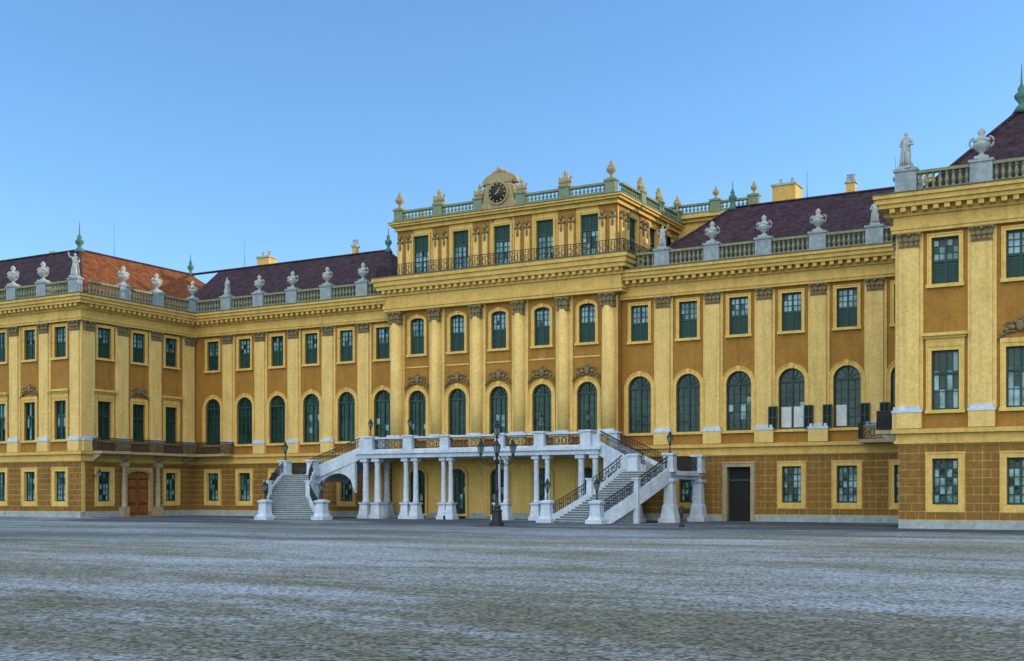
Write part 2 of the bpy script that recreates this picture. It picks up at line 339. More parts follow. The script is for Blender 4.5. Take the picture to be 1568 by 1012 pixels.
def facade(F,ua,ub,bays,style,pil,ground):
    bays=sorted(bays); edges=[ua]+[(a+b)/2 for a,b in zip(bays[:-1],bays[1:])]+[ub]
    for i,u in enumerate(bays):
        a,b=edges[i],edges[i+1]
        g=ground.get(i,'win'); ops=[]
        if g=='win': ops=[(u,1.45,4.2,0.74,0)]
        elif g=='door': ops=[(u,0.5,4.2,0.95,0)]
        elif g=='portal': ops=[(u,0.5,4.3,1.45,0.5)]
        elif g=='terrace': ops=[(u,0.5,4.3,0.85,0.6)]
        opening_layer(F,a,b,0.5,5.1,ops,"yellow_trim")
        pl=[(a,b)]
        if g in('door','portal','terrace'):
            hw=ops[0][3]; pl=[(a,u-hw),(u+hw,b)]
            zt=ops[0][2]
            if g=='portal':
                G.box("door_wood",F,u-hw,u+hw,-0.30,-0.2,0.0,zt)
                for sg in(-1,1):
                    for (z0,z1) in [(0.3,1.1),(1.25,2.6),(2.75,3.5)]:
                        G.box("dark_openings",F,u+sg*0.72-0.56,u+sg*0.72+0.56,-0.2,-0.197,z0-0.05,z1+0.05)
                        G.box("door_wood",F,u+sg*0.72-0.5,u+sg*0.72+0.5,-0.2,-0.15,z0,z1)
                        G.box("door_wood",F,u+sg*0.72-0.36,u+sg*0.72+0.36,-0.15,-0.09,z0+0.12,z1-0.12)
                G.box("door_wood",F,u-0.07,u+0.07,-0.2,-0.06,0,zt-0.1); G.box("door_wood",F,u-hw,u+hw,-0.2,-0.05,3.62,3.76)
                frame_arch(F,u,0.05,zt,hw,0.22,0.12,0.5,part="portal_stone")
            elif g=='door':
                G.box("dark_openings",F,u-hw,u+hw,-0.395,-0.36,0,zt)
                G.box("window_sashes",F,u-hw,u-hw+0.12,-0.355,-0.25,0,zt);G.box("window_sashes",F,u+hw-0.12,u+hw,-0.355,-0.25,0,zt)
                G.box("window_sashes",F,u-hw+0.12,u+hw-0.12,-0.355,-0.25,3.1,3.25)
                frame_rect(F,u,0.0,zt,hw,0.34,0.14,part="portal_stone",sill=False)
            else:
                G.box("dark_openings",F,u-hw,u+hw,-0.395,-0.36,0,zt)
                window(F,u,0.02,zt,hw,'arch',0.6)
                frame_arch(F,u,0.4,zt,hw,0.25,0.12,0.6)
        for p in pl: G.box("plinth",F,p[0],p[1],-0.3,0.10,0.0,0.5)
        if g=='win':
            window(F,u,1.45,4.2,0.74,'lattice')
            frame_rect(F,u,1.22,4.2,0.74,0.36,0.12,sill=False); G.box("yellow_trim",F,u-1.1,u+1.1,0.001,0.12,1.0,1.22)
            G.box("yellow_trim",F,u-0.74,u+0.74,-0.1,0.12,1.22,1.45)
        if style!='centre':
            fw={'win':1.14,'door':1.32,'portal':1.75,'none':0}[g]
            if fw: 
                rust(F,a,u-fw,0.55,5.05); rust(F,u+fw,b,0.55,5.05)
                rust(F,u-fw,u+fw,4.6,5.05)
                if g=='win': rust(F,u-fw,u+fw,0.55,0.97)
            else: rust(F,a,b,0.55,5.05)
        if style=='main':
            ops=[(u,7.0,11.6,1.0,1.0),(u,14.4,17.3,0.76,0)]
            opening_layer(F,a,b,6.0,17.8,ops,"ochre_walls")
            window(F,u,7.0,11.6,1.0,'arch',1.0); frame_arch(F,u,7.0,11.6,1.0,0.34,0.1,1.0)
            window(F,u,14.4,17.3,0.76,'upper'); frame_rect(F,u,14.4,17.3,0.76,0.24,0.1)
        elif style=='centre':
            ops=[(u,7.0,11.3,0.92,0.92),(u,14.5,17.7,0.74,0.3)]
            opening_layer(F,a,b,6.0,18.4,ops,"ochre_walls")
            window(F,u,7.0,11.3,0.92,'arch',0.92); frame_arch(F,u,7.0,11.3,0.92,0.36,0.12,0.92)
            window(F,u,14.5,17.7,0.74,'upper',0.3); frame_arch(F,u,14.5,17.7,0.74,0.26,0.1,0.3)
            cartouche(F,u,12.15,1.0,"yellow_ornaments")
            G.box("yellow_trim",F,u-1.2,u+1.2,0.001,0.06,13.3,13.42)
        elif style=='wing':
            ops=[(u,7.1,10.65,0.78,0),(u,14.6,17.4,0.78,0)]
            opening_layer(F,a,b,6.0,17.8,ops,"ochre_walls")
            window(F,u,7.1,10.65,0.78,'tall'); frame_rect(F,u,7.1,10.65,0.78,0.3,0.1)
            window(F,u,14.6,17.4,0.78,'upper'); frame_rect(F,u,14.6,17.4,0.78,0.24,0.1)
            if i%2==0:
                G.box("yellow_trim",F,u-1.1,u+1.1,0.002,0.14,10.96,11.5)
                G.box("yellow_trim",F,u-1.3,u+1.3,0.003,0.45,11.5,11.68); G.box("yellow_trim",F,u-1.2,u+1.2,0.003,0.28,11.36,11.5)
            else:
                G.box("yellow_trim",F,u-1.1,u+1.1,0.002,0.12,10.96,11.15); cartouche(F,u,11.75,0.95,"ornaments")
    for u in pil:
        if style!='centre': pilaster(F,u)
main_b=[12.65+4.14*k for k in range(6)]
main_p=[14.72+4.14*k for k in range(5)]
facade(FM,11.1,35.8,main_b,'main',main_p,{2:'door',0:'none'})
facade(FM,-35.8,-11.1,[-x for x in main_b],'main',[-x for x in main_p],{3:'door',5:'none'})
facade(FC,-11.1,11.1,[-8.35,-4.17,0,4.17,8.35],'centre',[],{i:'terrace' for i in range(5)})
wb=[38.5+4.15*k for k in range(6)]; wp=[36.45]+[40.57+4.15*k for k in range(6)]
facade(FW,35.8,63.0,wb,'wing',wp,{})
wbl=[-38.5-4.15*k for k in range(9)]; wpl=[-36.45]+[-40.57-4.15*k for k in range(9)]
facade(FW,-75.0,-35.8,wbl,'wing',wpl,{})
facade(FLS,-13.8,0,[-11.6,-7.45,-3.3],'wing',[-13.5,-9.52,-5.38,-0.95],{1:'portal'})
facade(FRS,-13.8,0,[-11.6,-7.45,-3.3],'wing',[-13.5,-9.52,-5.38,-0.95],{1:'portal'})
# centre giant order
for u in (-6.27,-2.08,2.08,6.27):
    G.box("pilasters",FC,u-0.78,u+0.78,0.001,0.10,7.15,18.38)
    G.lathe("round_columns",W(FC,u,0.16,0),[(0.52,7.3),(0.52,10),(0.47,17.3)],16)
    G.box("column_bases",FC,u-0.72,u+0.72,0.003,0.75,6.9,7.1); G.box("column_bases",FC,u-0.62,u+0.62,0.003,0.7,7.1,7.34)
    G.box("pilasters",FC,u-0.68,u+0.68,0.002,0.68,6.02,6.9)
    capital(FC,u,17.3,18.3,1.0,0.5)
for u in (-10.4,10.4):
    G.box("pilasters",FC,u-0.69,u+0.69,0.001,0.12,7.15,18.38)
    G.lathe("round_columns",W(FC,u,0.25,0),[(0.62,7.3),(0.62,10),(0.55,17.3)],18)
    G.box("column_bases",FC,u-0.78,u+0.78,0.003,0.95,6.9,7.1); G.box("column_bases",FC,u-0.7,u+0.7,0.003,0.9,7.1,7.34)
    G.box("pilasters",FC,u-0.74,u+0.74,0.002,0.88,6.02,6.9)
    capital(FC,u,17.3,18.3,1.15,0.7)
# cores
def core(x0,x1,y0,y1,z0,z1,part="ochre_walls"): G.box(part,(0,0,1,0,0,1),x0,x1,y0,y1,z0,z1)
core(-35.4,35.4,0.405,16,0.05,20.0); core(36.21,62.9,-13.79,16,0.05,20.01); core(-74.9,-36.21,-13.79,16,0.05,20.02)
core(-11.09,11.09,-0.39,13,0.06,21.3)
def ring(x0,x1,y0,y1,lst,eps):
    for z0,z1,o,part in lst:
        core(x0-o,x1+o,y0-o,y1+o,z0+eps,z1+eps,part)
belt=[(5.1,5.3,0.22,"cornices"),(5.3,5.72,0.14,"cornices"),(5.72,5.98,0.38,"cornices")]
ent=[(17.8,18.0,0.34,"cornices"),(18.0,18.22,0.40,"cornices"),(18.22,18.8,0.26,"cornices"),(18.8,18.95,0.42,"cornices"),
     (18.95,19.25,0.46,"cornices"),(19.25,19.5,0.98,"cornices"),(19.5,19.8,1.12,"cornices"),(19.8,20.02,1.26,"cornices"),(20.02,20.1,1.3,"flashing")]
rects=[(-35.8,35.8,0,16,0.0),(35.8,63,-14.2,16,0.006),(-75,-35.8,-14.2,16,0.012)]
for x0,x1,y0,y1,e in rects:
    ring(x0,x1,y0,y1,belt,e); ring(x0,x1,y0,y1,ent,e)
ring(-11.1,11.1,-0.8,4,belt,0.018)
entc=[(18.38,18.62,0.55,"cornices"),(18.62,18.88,0.62,"cornices"),(18.88,19.75,0.45,"cornices"),(19.75,19.95,0.62,"cornices"),
      (19.95,20.25,0.68,"cornices"),(20.25,20.6,1.05,"cornices"),(20.6,21.0,1.2,"cornices"),(21.0,21.32,1.34,"cornices"),(21.32,21.4,1.4,"flashing")]
ring(-11.1,11.1,-0.8,12.8,entc,0.018)
def dentils(F,u0,u1,z0,z1,v0,v1,step=0.62,w=0.3):
    n=int((u1-u0)/step)
    for k in range(n+1):
        u=u0+(u1-u0)*k/n
        G.box("cornices",F,u-w/2,u+w/2,v0,v1,z0,z1)
dentils(FM,11.9,34.6,18.97,19.24,0.4,0.9); dentils(FM,-34.6,-11.9,18.97,19.24,0.4,0.9)
dentils(FW,35.6,62,18.98,19.245,0.4,0.9); dentils(FW,-74,-35.6,18.99,19.25,0.4,0.9)
dentils(FLS,-13.8,-1.2,18.99,19.25,0.4,0.9); dentils(FRS,-13.8,-1.2,18.98,19.245,0.4,0.9)
dentils(FC,-11.4,11.4,19.98,20.24,0.6,0.98); 
dentils((11.1,0,0,1,1,0),-0.6,12,19.98,20.24,0.6,0.98)
# attic
ab=[-8.3,-4.15,0,4.15,8.3]
def attic_face(F,ua,ub,bays,pils):
    edges=[ua]+[(a+b)/2 for a,b in zip(bays[:-1],bays[1:])]+[ub]
    for i,u in enumerate(bays):
        opening_layer(F,edges[i],edges[i+1],21.4,25.7,[(u,21.75,25.1,0.82,0)],"yellow_trim")
        window(F,u,21.75,25.1,0.82,'attic'); frame_rect(F,u,21.75,25.1,0.82,0.2,0.09)
    for u in pils:
        G.box("ochre_walls",F,u-0.85,u+0.85,0.001,0.03,21.42,25.68)
        for d in(-0.45,0.45):
            G.box("pilasters",F,u+d-0.24,u+d+0.24,0.002,0.2,21.5,25.0)
            G.box("ornaments",F,u+d-0.28,u+d+0.28,0.003,0.28,24.55,24.75)
            c=W(F,u+d,0.24,25.05); G.ball("ornaments",c,0.22,0.22,0.28)
            c=W(F,u+d,0.22,24.2); G.ball("ornaments",c,0.12,0.12,0.32)
attic_face(FA,-10.7,10.7,ab,[-10.0,-6.22,-2.07,2.07,6.22,10.0])
attic_face(FAR,0.1,12.8,[3.0,7.2,11.0],[1.1,5.1,9.1,12.2])
attic_face(FAL,0.1,12.8,[3.0,7.2,11.0],[1.1,5.1,9.1,12.2])
core(-10.29,10.29,0.11,12.9,21.0,26.0,"yellow_trim")
ring(-10.7,10.7,-0.3,12.9,[(25.7,25.85,0.3,"cornices"),(25.85,26.05,0.25,"cornices"),(26.05,26.25,0.55,"cornices"),(26.25,26.4,0.72,"cornices"),(26.4,26.45,0.76,"flashing")],0.0)
core(-18.5,18.5,13.0,22,19,27.0,"yellow_trim"); ring(-18.5,18.5,13.0,22,[(26.6,26.9,0.3,"cornices"),(26.9,27.2,0.6,"cornices")],0.0)
# ---------------------------------------------------------------- balustrades
def balustrade(F,ua,ub,peds,zb,h,v,pw=1.25,step=0.36,part="balusters",pedpart="parapet_pedestals"):
    for u in peds:
        G.box(pedpart,F,u-pw/2,u+pw/2,v-0.3,v+0.3,zb,zb+h); G.box(pedpart,F,u-pw/2-0.08,u+pw/2+0.08,v-0.38,v+0.38,zb+h,zb+h+0.16)
        G.box(pedpart,F,u-pw/2-0.06,u+pw/2+0.06,v-0.36,v+0.36,zb+0.001,zb+0.2)
    xs=[ua]+sorted(peds)+[ub]
    for i in range(len(xs)-1):
        a=xs[i]+(pw/2 if i>0 else 0); b=xs[i+1]-(pw/2 if i<len(xs)-2 else 0)
        if b-a<0.2: continue
        G.box(part,F,a,b,v-0.2,v+0.2,zb+0.002,zb+0.24); G.box(part,F,a,b,v-0.2,v+0.2,zb+h-0.2,zb+h-0.02)
        n=max(1,int((b-a)/step)); hh=h-0.44
        for k in range(n):
            u=a+(b-a)*(k+0.5)/n
            G.lathe(part,W(F,u,v,zb+0.24),[(0.11,0),(0.11,0.08*hh),(0.06,0.16*hh),(0.14,0.42*hh),(0.11,0.55*hh),(0.055,0.8*hh),(0.11,0.92*hh),(0.11,hh)],6)
ZB=20.11
balustrade(FM,12.4,35.3,main_p,ZB,1.35,0.25); balustrade(FM,-35.3,-12.4,[-x for x in main_p],ZB,1.35,0.25)
balustrade(FW,36.9,62.5,[36.3]+wp[1:],ZB,1.36,0.25); balustrade(FW,-74.5,-36.9,wpl[1:]+[-36.3],ZB,1.36,0.25)
balustrade(FLS,-13.7,0,[-9.52,-5.38,-0.6],ZB,1.37,0.25); balustrade(FRS,-13.7,0,[-9.52,-5.38,-0.6],ZB,1.37,0.25)
apeds=[-10.4,-6.22,-2.07,2.07,6.22,10.4]
AB=dict(pw=0.9,part="attic_balustrade",pedpart="attic_balustrade")
balustrade(FA,-10.9,10.9,apeds,26.45,1.0,0.3,**AB); balustrade(FAR,0,12.9,[4.0,8.0,12.3],26.45,1.0,0.3,**AB); balustrade(FAL,0,12.9,[4.0,8.0,12.3],26.45,1.0,0.3,**AB)
balustrade((0,13,1,0,0,-1),-18.6,18.6,[-18,-14.5,14.5,18],27.2,1.0,0.3,**AB)
# clock and its gable
def disc(part,F,u,z,r,v0,v1,n=24): G.prism(part,F,[(u+r*math.cos(2*math.pi*k/n),z+r*math.sin(2*math.pi*k/n)) for k in range(n)],v0,v1)
G.prism("clock_surround",FA,[(-1.9,26.46),(1.9,26.46),(1.5,27.1),(1.25,28.6),(-1.25,28.6),(-1.5,27.1)],-0.1,0.62)
n=12
G.prism("clock_surround",FA,[(1.45*math.cos(math.pi*k/n),28.6+0.85*math.sin(math.pi*k/n)) for k in range(n+1)],-0.15,0.7)
G.prism("clock_surround",FA,[(1.75*math.cos(math.pi*k/n),28.55+1.05*math.sin(math.pi*k/n)) for k in range(n+1)],-0.05,0.5)
disc("clock_surround",FA,0,27.75,1.02,0.6,0.78); disc("clock_face",FA,0,27.75,0.86,0.7,0.82)
for k in range(12):
    a=k*math.pi/6; c,s_=math.cos(a),math.sin(a)
    G.prism("clock_hands",FA,[(c*0.66-s_*0.04,27.75+s_*0.66+c*0.04),(c*0.8-s_*0.04,27.75+s_*0.8+c*0.04),(c*0.8+s_*0.04,27.75+s_*0.8-c*0.04),(c*0.66+s_*0.04,27.75+s_*0.66-c*0.04)],0.825,0.85)
for a,l in((R(60),0.6),(R(-150),0.42)):
    c,s_=math.cos(a),math.sin(a)
    G.prism("clock_hands",FA,[(-s_*0.05,27.75+c*0.05),(c*l,27.75+s_*l),(s_*0.05,27.75-c*0.05)],0.83,0.86)
for sg in(-1,1):
    pts=[W(FA,sg*(1.5+0.5*math.cos(a)*(1-a/10)),0.3,27.0+0.5*math.sin(a)*(1-a/10)) for a in [0.6*k for k in range(14)]]
    G.tube("attic_sculpture",pts,0.13)
    G.ball("attic_sculpture",W(FA,sg*1.95,0.3,26.9),0.35,0.3,0.45)
    G.ball("attic_sculpture",W(FA,sg*0.5,0.4,29.55),0.25,0.2,0.2)
G.ball("attic_sculpture",W(FA,0,0.4,29.75),0.3,0.25,0.3)
cartouche(FA,0,26.0,0.8)
def railing(Gp,part,p0,p1,h=1.05,step=0.16,rings=True,base=0.05):
    dx,dy,dz=(p1[i]-p0[i] for i in range(3)); L_=math.hypot(dx,dy); n=max(1,int(L_/step))
    Gp.wallseg(part,p0,p1,0.06,h-0.05,h); Gp.wallseg(part,p0,p1,0.05,base,base+0.05); Gp.wallseg(part,p0,p1,0.04,h*0.78,h*0.78+0.035)
    for k in range(n+1):
        t=k/n; x,y,z=p0[0]+dx*t,p0[1]+dy*t,p0[2]+dz*t
        Gp.box(part,(x,y,1,0,0,1),-0.018,0.018,-0.018,0.018,z+base,z+h-0.04)
    if rings:
        m=max(1,int(L_/0.62)); ex,ey=dx/(L_ or 1),dy/(L_ or 1)
        for k in range(m):
            t=(k+0.5)/m; x,y,z=p0[0]+dx*t,p0[1]+dy*t,p0[2]+dz*t
            pts=[(x+ex*0.22*math.cos(a),y+ey*0.22*math.cos(a),z+h*0.42+0.26*math.sin(a)) for a in [2*math.pi*j/10 for j in range(11)]]
            Gp.tube(part,pts,0.028,4)
railing(G,"iron_railing",W(FC,-12.0,1.0,21.42),W(FC,12.0,1.0,21.42),1.05,0.26)
railing(G,"iron_railing",(12.0,-1.8,21.42),(12.0,12,21.42),1.05,0.26); railing(G,"iron_railing",(-12.0,-1.8,21.42),(-12.0,12,21.42),1.05,0.26)
# corner balconies
for sg in (-1,1):
    X=sg*35.8; xi=X-sg*1.6
    core(min(X-sg*0.35,xi),max(X-sg*0.35,xi),-13.3,-0.35,5.8,6.03,"portal_stone")
    xe=sg*30.4
    core(min(xi-sg*0.001,xe),max(xi-sg*0.001,xe),-1.6,-0.35,5.81,6.035,"portal_stone")
    railing(G,"iron_railing",(xi+sg*0.1,-13.3,6.03),(xi+sg*0.1,-1.5,6.03),1.2,0.10)
    railing(G,"iron_railing",(X-sg*0.3,-13.25,6.03),(xi+sg*0.1,-13.25,6.03),1.2,0.10)
    railing(G,"iron_railing",(xi+sg*0.1,-1.5,6.03),(xe,-1.5,6.03),1.2,0.10); railing(G,"iron_railing",(xe,-1.5,6.03),(xe,-0.3,6.03),1.2,0.10)
    for y in(-13.0,-9.55,-5.35,-1.8):
        G.hexa("portal_stone",[(X,y-0.15,5.1),(X-sg*0.35,y-0.15,5.1),(X-sg*0.35,y+0.15,5.1),(X,y+0.15,5.1),(X,y-0.15,5.79),(xi+sg*0.2,y-0.15,5.79),(xi+sg*0.2,y+0.15,5.79),(X,y+0.15,5.79)])
    for y in(-9.55,-5.35):
        c=(X-sg*0.38,y,0)
        G.box("portal_stone",(c[0],c[1],1,0,0,1),-0.36,0.36,-0.36,0.36,0,0.9)
        G.lathe("portal_columns",c,[(0.3,0.9),(0.3,1.0),(0.25,1.1),(0.25,2.5),(0.21,4.5),(0.3,4.62),(0.3,4.7)],12)
        G.box("portal_stone",(c[0],c[1],1,0,0,1),-0.34,0.34,-0.34,0.34,4.7,5.095)
# open casements beside right-hand first-floor windows
for u in (25.07,29.21,33.35):
    for sg in(-1,1):
        c=u+sg*1.02
        G.box("dark_openings",FM,min(c,c+sg*0.7),max(c,c+sg*0.7),0.26,0.32,7.02,8.75)
        a_,b_=min(c,c+sg*0.7),max(c,c+sg*0.7)
        for z in(7.02,7.85,8.66): G.box("window_sashes",FM,a_,b_,0.322,0.36,z,z+0.09)
        for x in(a_,(a_+b_)/2-0.04,b_-0.08): G.box("window_sashes",FM,x,x+0.08,0.323,0.365,7.12,8.65)
for u in (25.07,29.21):
    G.box("sky_reflection_sheets",FM,u-0.85,u-0.08,-0.2,-0.17,7.15,8.7); 
    if u<28: G.box("sky_reflection_sheets",FM,u+0.1,u+0.85,-0.2,-0.17,7.15,8.7)
# ---------------------------------------------------------------- roofs
def poly(part,vs,fs): G.add(part,vs,fs)
for sg in(-1,1):
    x0,x1=sg*11.6,sg*40
    e,rz=20.3,26.2
    poly("roof",[(x0,0.7,e),(x1,0.7,e),(x1,15.2,e),(x0,15.2,e),(sg*17.7,7.9,rz),(x1,7.9,rz)],[(0,1,5,4),(1,2,5),(2,3,4,5),(3,0,4),(0,3,2,1)])
    xr=44.2 if sg<0 else 42.0
    yf=-7.2 if sg<0 else -7.9
    xo=80 if sg<0 else 62
    a=36.7
    vs=[(sg*a,-13.3,20.31),(sg*xo,-13.3,20.31),(sg*xo,yf,26.21),(sg*xr,yf,26.21),(sg*xr,7.9,26.21),(sg*a,15,20.31),(sg*(2*xr-a),15,20.31),(sg*(2*xr-a),0,20.31),(sg*xo,0,20.31)]
    poly("roof",vs,[(0,1,2,3),(5,4,6),(3,2,8,7),(4,3,7,6),(1,8,2)])
    poly("sun_tinted_roof_slope",[vs[0],vs[3],vs[4],vs[5]],[(0,1,2,3)])
    for p,q in [((sg*17.7,7.9,26.22),(sg*xr,7.9,26.22)),((sg*xr,yf,26.24),(sg*xr,7.9,26.24)),((sg*xr,yf,26.23),(sg*xo,yf,26.23)),((sg*a,-13.3,20.33),(sg*xr,yf,26.23)),((x0,0.7,20.32),(sg*17.7,7.9,26.22))]:
        G.tube("roof",[p,q],0.13,6)
    for (x,y,k) in [(sg*17.7,7.9,1.0),(sg*xr,yf,1.25),(sg*xr,7.9,1.0)]:
        G.lathe("roof_finials",(x,y,26.2),[(0.45*k,-0.2),(0.3*k,0.1),(0.12*k,0.35),(0.32*k,0.7),(0.36*k,0.9),(0.15*k,1.15),(0.2*k,1.3),(0.06*k,1.6),(0.02,2.3*k)],10)
core(-11,11,0.5,12.9,20,21.2,"flashing")
def chimney(x,y,z0,z1,w=0.9,d=0.7):
    core(x-w,x+w,y-d,y+d,z0,z1,"chimneys"); core(x-w-0.1,x+w+0.1,y-d-0.1,y+d+0.1,z1,z1+0.18,"chimney_caps")
    for k in(-0.5,0.5): G.lathe("chimney_caps",(x+k*w,y,z1+0.18),[(0.2,0),(0.16,0.5),(0.2,0.55)],8)
chimney(-34.3,9,24,27.2,0.8,0.6); chimney(-22.8,9.3,24,27.3,0.25,0.25); chimney(21.6,10.5,24,28.0,1.0,1.0); chimney(27.2,9.5,24,27.4,0.35,0.3)
chimney(35.5,9.2,24,27.0,0.4,0.3); chimney(-52,-4,23,26.7,0.5,0.4); chimney(33.0,10,24,27.1,0.6,0.4)
for (x,y,z,h) in[(-44.0,-3,26,4.0),(-36.5,8,26,3.5),(31,8,26.1,2.6),(24,8,26.1,2.4)]:
    G.lathe("roof_finials",(x,y,z),[(0.03,0),(0.015,h)],4)
G.finish()
# ---------------------------------------------------------------- urns and statues
def mesh_from(Gx):
    me=bpy.data.meshes.new(Gx.name); V=[];Fs=[];mi=[];sm=[]
    mats=[]
    for k,P in Gx.p.items():
        o=len(V); V+=P['v']; Fs+=[tuple(i+o for i in f) for f in P['f']]
        if P['m'] not in mats: mats.append(P['m'])
        mi+=[mats.index(P['m'])]*len(P['f']); sm+=[P['s']]*len(P['f'])
    me.from_pydata(V,[],Fs); 
    for m in mats: me.materials.append(m)
    for i,q in enumerate(me.polygons): q.material_index=mi[i]; q.use_smooth=sm[i]
    bm=bmesh.new(); bm.from_mesh(me); bmesh.ops.recalc_face_normals(bm,faces=bm.faces); bm.to_mesh(me); bm.free()
    return me
def put(name,me,loc,rot=0,sc=1.0):
    o=bpy.data.objects.new(name,me); bpy.context.collection.objects.link(o); o.location=loc; o.rotation_euler=(0,0,rot); o.scale=(sc,sc,sc); return o
U=Group("stone_urn"); U.part("body",STA,True); U.part("plinth",STA)
WF=(0,0,1,0,0,1)
U.box("plinth",WF,-0.34,0.34,-0.34,0.34,0,0.14)
U.lathe("body",(0,0,0.14),[(0.26,0),(0.24,0.07),(0.10,0.16),(0.12,0.24),(0.30,0.36),(0.42,0.58),(0.42,0.68),(0.30,0.80),(0.36,0.86),(0.34,0.92),(0.2,1.02),(0.12,1.10),(0.20,1.22),(0.17,1.36),(0.04,1.5)],12)
for sg in(-1,1):
    U.tube("body",[(sg*(0.36+0.22*math.sin(a)),0,0.9-0.26*math.cos(a)) for a in [0.45*k for k in range(8)]],0.055,6)
    U.ball("body",(sg*0.28,-0.2,0.95),0.16,0.14,0.12); U.ball("body",(sg*0.1,0.3,1.0),0.14,0.14,0.1)
URN=mesh_from(U)
TR=Group("trophy_urn"); TR.part("body",STG,True); TR.part("plinth",STG)
TR.box("plinth",WF,-0.3,0.3,-0.3,0.3,0,0.12)
TR.lathe("body",(0,0,0.12),[(0.24,0),(0.09,0.15),(0.14,0.3),(0.36,0.5),(0.40,0.72),(0.26,0.86),(0.30,0.92),(0.1,1.05),(0.16,1.18),(0.03,1.4)],12)
TRO=mesh_from(TR)
T2=Group("trophy_group"); T2.part("body",STG,True); T2.part("plinth",STG)
T2.box("plinth",WF,-0.45,0.45,-0.3,0.3,0,0.12)
T2.lathe("body",(0,0,0.12),[(0.3,0),(0.34,0.3),(0.26,0.6),(0.1,0.72),(0.17,0.85),(0.15,1.0),(0.04,1.2)],10)
for sg in(-1,1):
    T2.tube("body",[(sg*0.1,0,0.3),(sg*0.4,0.05,0.6),(sg*0.6,0.1,0.75)],0.05,6); T2.ball("body",(sg*0.38,-0.05,0.36),0.26,0.2,0.24); T2.ball("body",(sg*0.52,0,0.7),0.1,0.08,0.16)
    T2.tube("body",[(sg*0.05,0.1,0.5),(sg*0.2,0.15,1.2)],0.035,5)
TRG=mesh_from(T2)
def statue(name,loc,rot,flip=1,sc=1.0,raise_arm=False):
    me=bpy.data.meshes.new("figure"); bm=bmesh.new()
    P={}
    def v(k,co): P[k]=bm.verts.new(co)
    v('pel',(0,0,1.02));v('wai',(0.02*flip,0,1.2));v('che',(-0.02*flip,0,1.42));v('neck',(0,0,1.62));v('hb',(0,-0.02,1.72));v('ht',(0,-0.02,1.86))
    v('r1',(0.03*flip,-0.03,0.7));v('r2',(0.0,-0.02,0.38));v('r3',(0,0,0.10))
    v('kn',(0.16*flip,-0.16,0.62));v('ft',(0.2*flip,-0.12,0.12))
    for s_,n in((1,'R'),(-1,'L')):
        v('s'+n,(0.2*s_,0,1.5))
        if raise_arm and s_==flip: v('e'+n,(0.42*s_,-0.05,1.6)); v('h'+n,(0.5*s_,-0.12,1.95))
        else: v('e'+n,(0.33*s_,0.05,1.22)); v('h'+n,(0.2*s_,-0.26,1.14))
    E=[('pel','wai'),('wai','che'),('che','neck'),('neck','hb'),('hb','ht'),('pel','r1'),('r1','r2'),('r2','r3'),('pel','kn'),('kn','ft'),('che','sR'),('che','sL'),('sR','eR'),('eR','hR'),('sL','eL'),('eL','hL')]
    for a,b in E: bm.edges.new((P[a],P[b]))
    order=list(P.keys()); bm.to_mesh(me); bm.free()
    o=bpy.data.objects.new(name,me); bpy.context.collection.objects.link(o)
    rad={'pel':.2,'wai':.16,'che':.19,'neck':.07,'hb':.11,'ht':.10,'r1':.22,'r2':.24,'r3':.28,'kn':.12,'ft':.12,'sR':.10,'sL':.10,'eR':.075,'eL':.075,'hR':.055,'hL':.055}
    sk=o.modifiers.new("skin",'SKIN')
    for i,k in enumerate(order):
        me.skin_vertices[0].data[i].radius=(rad[k],rad[k]*0.85); me.skin_vertices[0].data[i].use_root=(k=='pel')
    ss=o.modifiers.new("sub",'SUBSURF'); ss.levels=2; ss.render_levels=2
    me.materials.append(STA)
    sk.use_smooth_shade=True
    b=Group("base"); b.part("statue_base",STA); b.box("statue_base",WF,-0.36,0.36,-0.32,0.32,0,0.14)
    b.part("cloak",STA,True)
    for k in range(7):
        a=R(200+k*22)*flip
        b.tube("cloak",[(0.25*math.cos(a)*w,0.22*math.sin(a)*w,z) for w,z in((0.75,1.25),(0.9,0.9),(1.1,0.5),(1.25,0.14))],0.045,5)
    bo=bpy.data.objects.new("base_and_drapery",mesh_from(b)); bpy.context.collection.objects.link(bo); bo.parent=o
    o.location=loc; o.rotation_euler=(0,0,rot); o.scale=(sc,)*3
ZT=ZB+1.35+0.16
for i,x in enumerate(main_p):
    for sg in(-1,1):
        if i==4 or (i==0 and sg>0): statue("stone_statue",(sg*x,-0.25,ZT),R(10*sg),sg,0.98,raise_arm=(i==0))
        else: put("stone_urn",URN,(sg*x,-0.25,ZT),R(random.uniform(-8,8)),1.05)
statue("stone_statue",(36.3,-14.45,ZT+0.01),R(-15),1,1.22); statue("stone_statue",(-36.3,-14.45,ZT+0.01),R(25),-1,1.2,True)
for x in wp[1:]: put("stone_urn",URN,(x,-14.45,ZT+0.01),R(random.uniform(-9,9)),1.15)
for x in wpl[1:]: put("stone_urn",URN,(x,-14.45,ZT+0.01),R(random.uniform(-9,9)),1.15)
for y in(-9.52,-5.38,-0.6):
    for sg in(-1,1): put("stone_urn",URN,(sg*35.55,y,ZT+0.02),R(90),1.1)
za=26.45+1.0+0.16
for x in apeds:
    if abs(x)==6.22: put("trophy_sculpture",TRG,(x,-0.6,za),0,1.0)
    elif abs(x)==2.07: put("trophy_sculpture",TRG,(x,-0.6,za),0,0.9)
    else: put("trophy_urn",TRO,(x,-0.6,za),0,1.05)
for y in(4,8,12.3):
    for sg in(-1,1): put("trophy_sculpture" if y<9 else "trophy_urn",TRG if y<9 else TRO,(sg*11.0,y,za),R(90),0.95)
for x in(-18,-14.5,14.5,18): put("trophy_urn",TRO,(x,12.7,28.36),0,0.8)
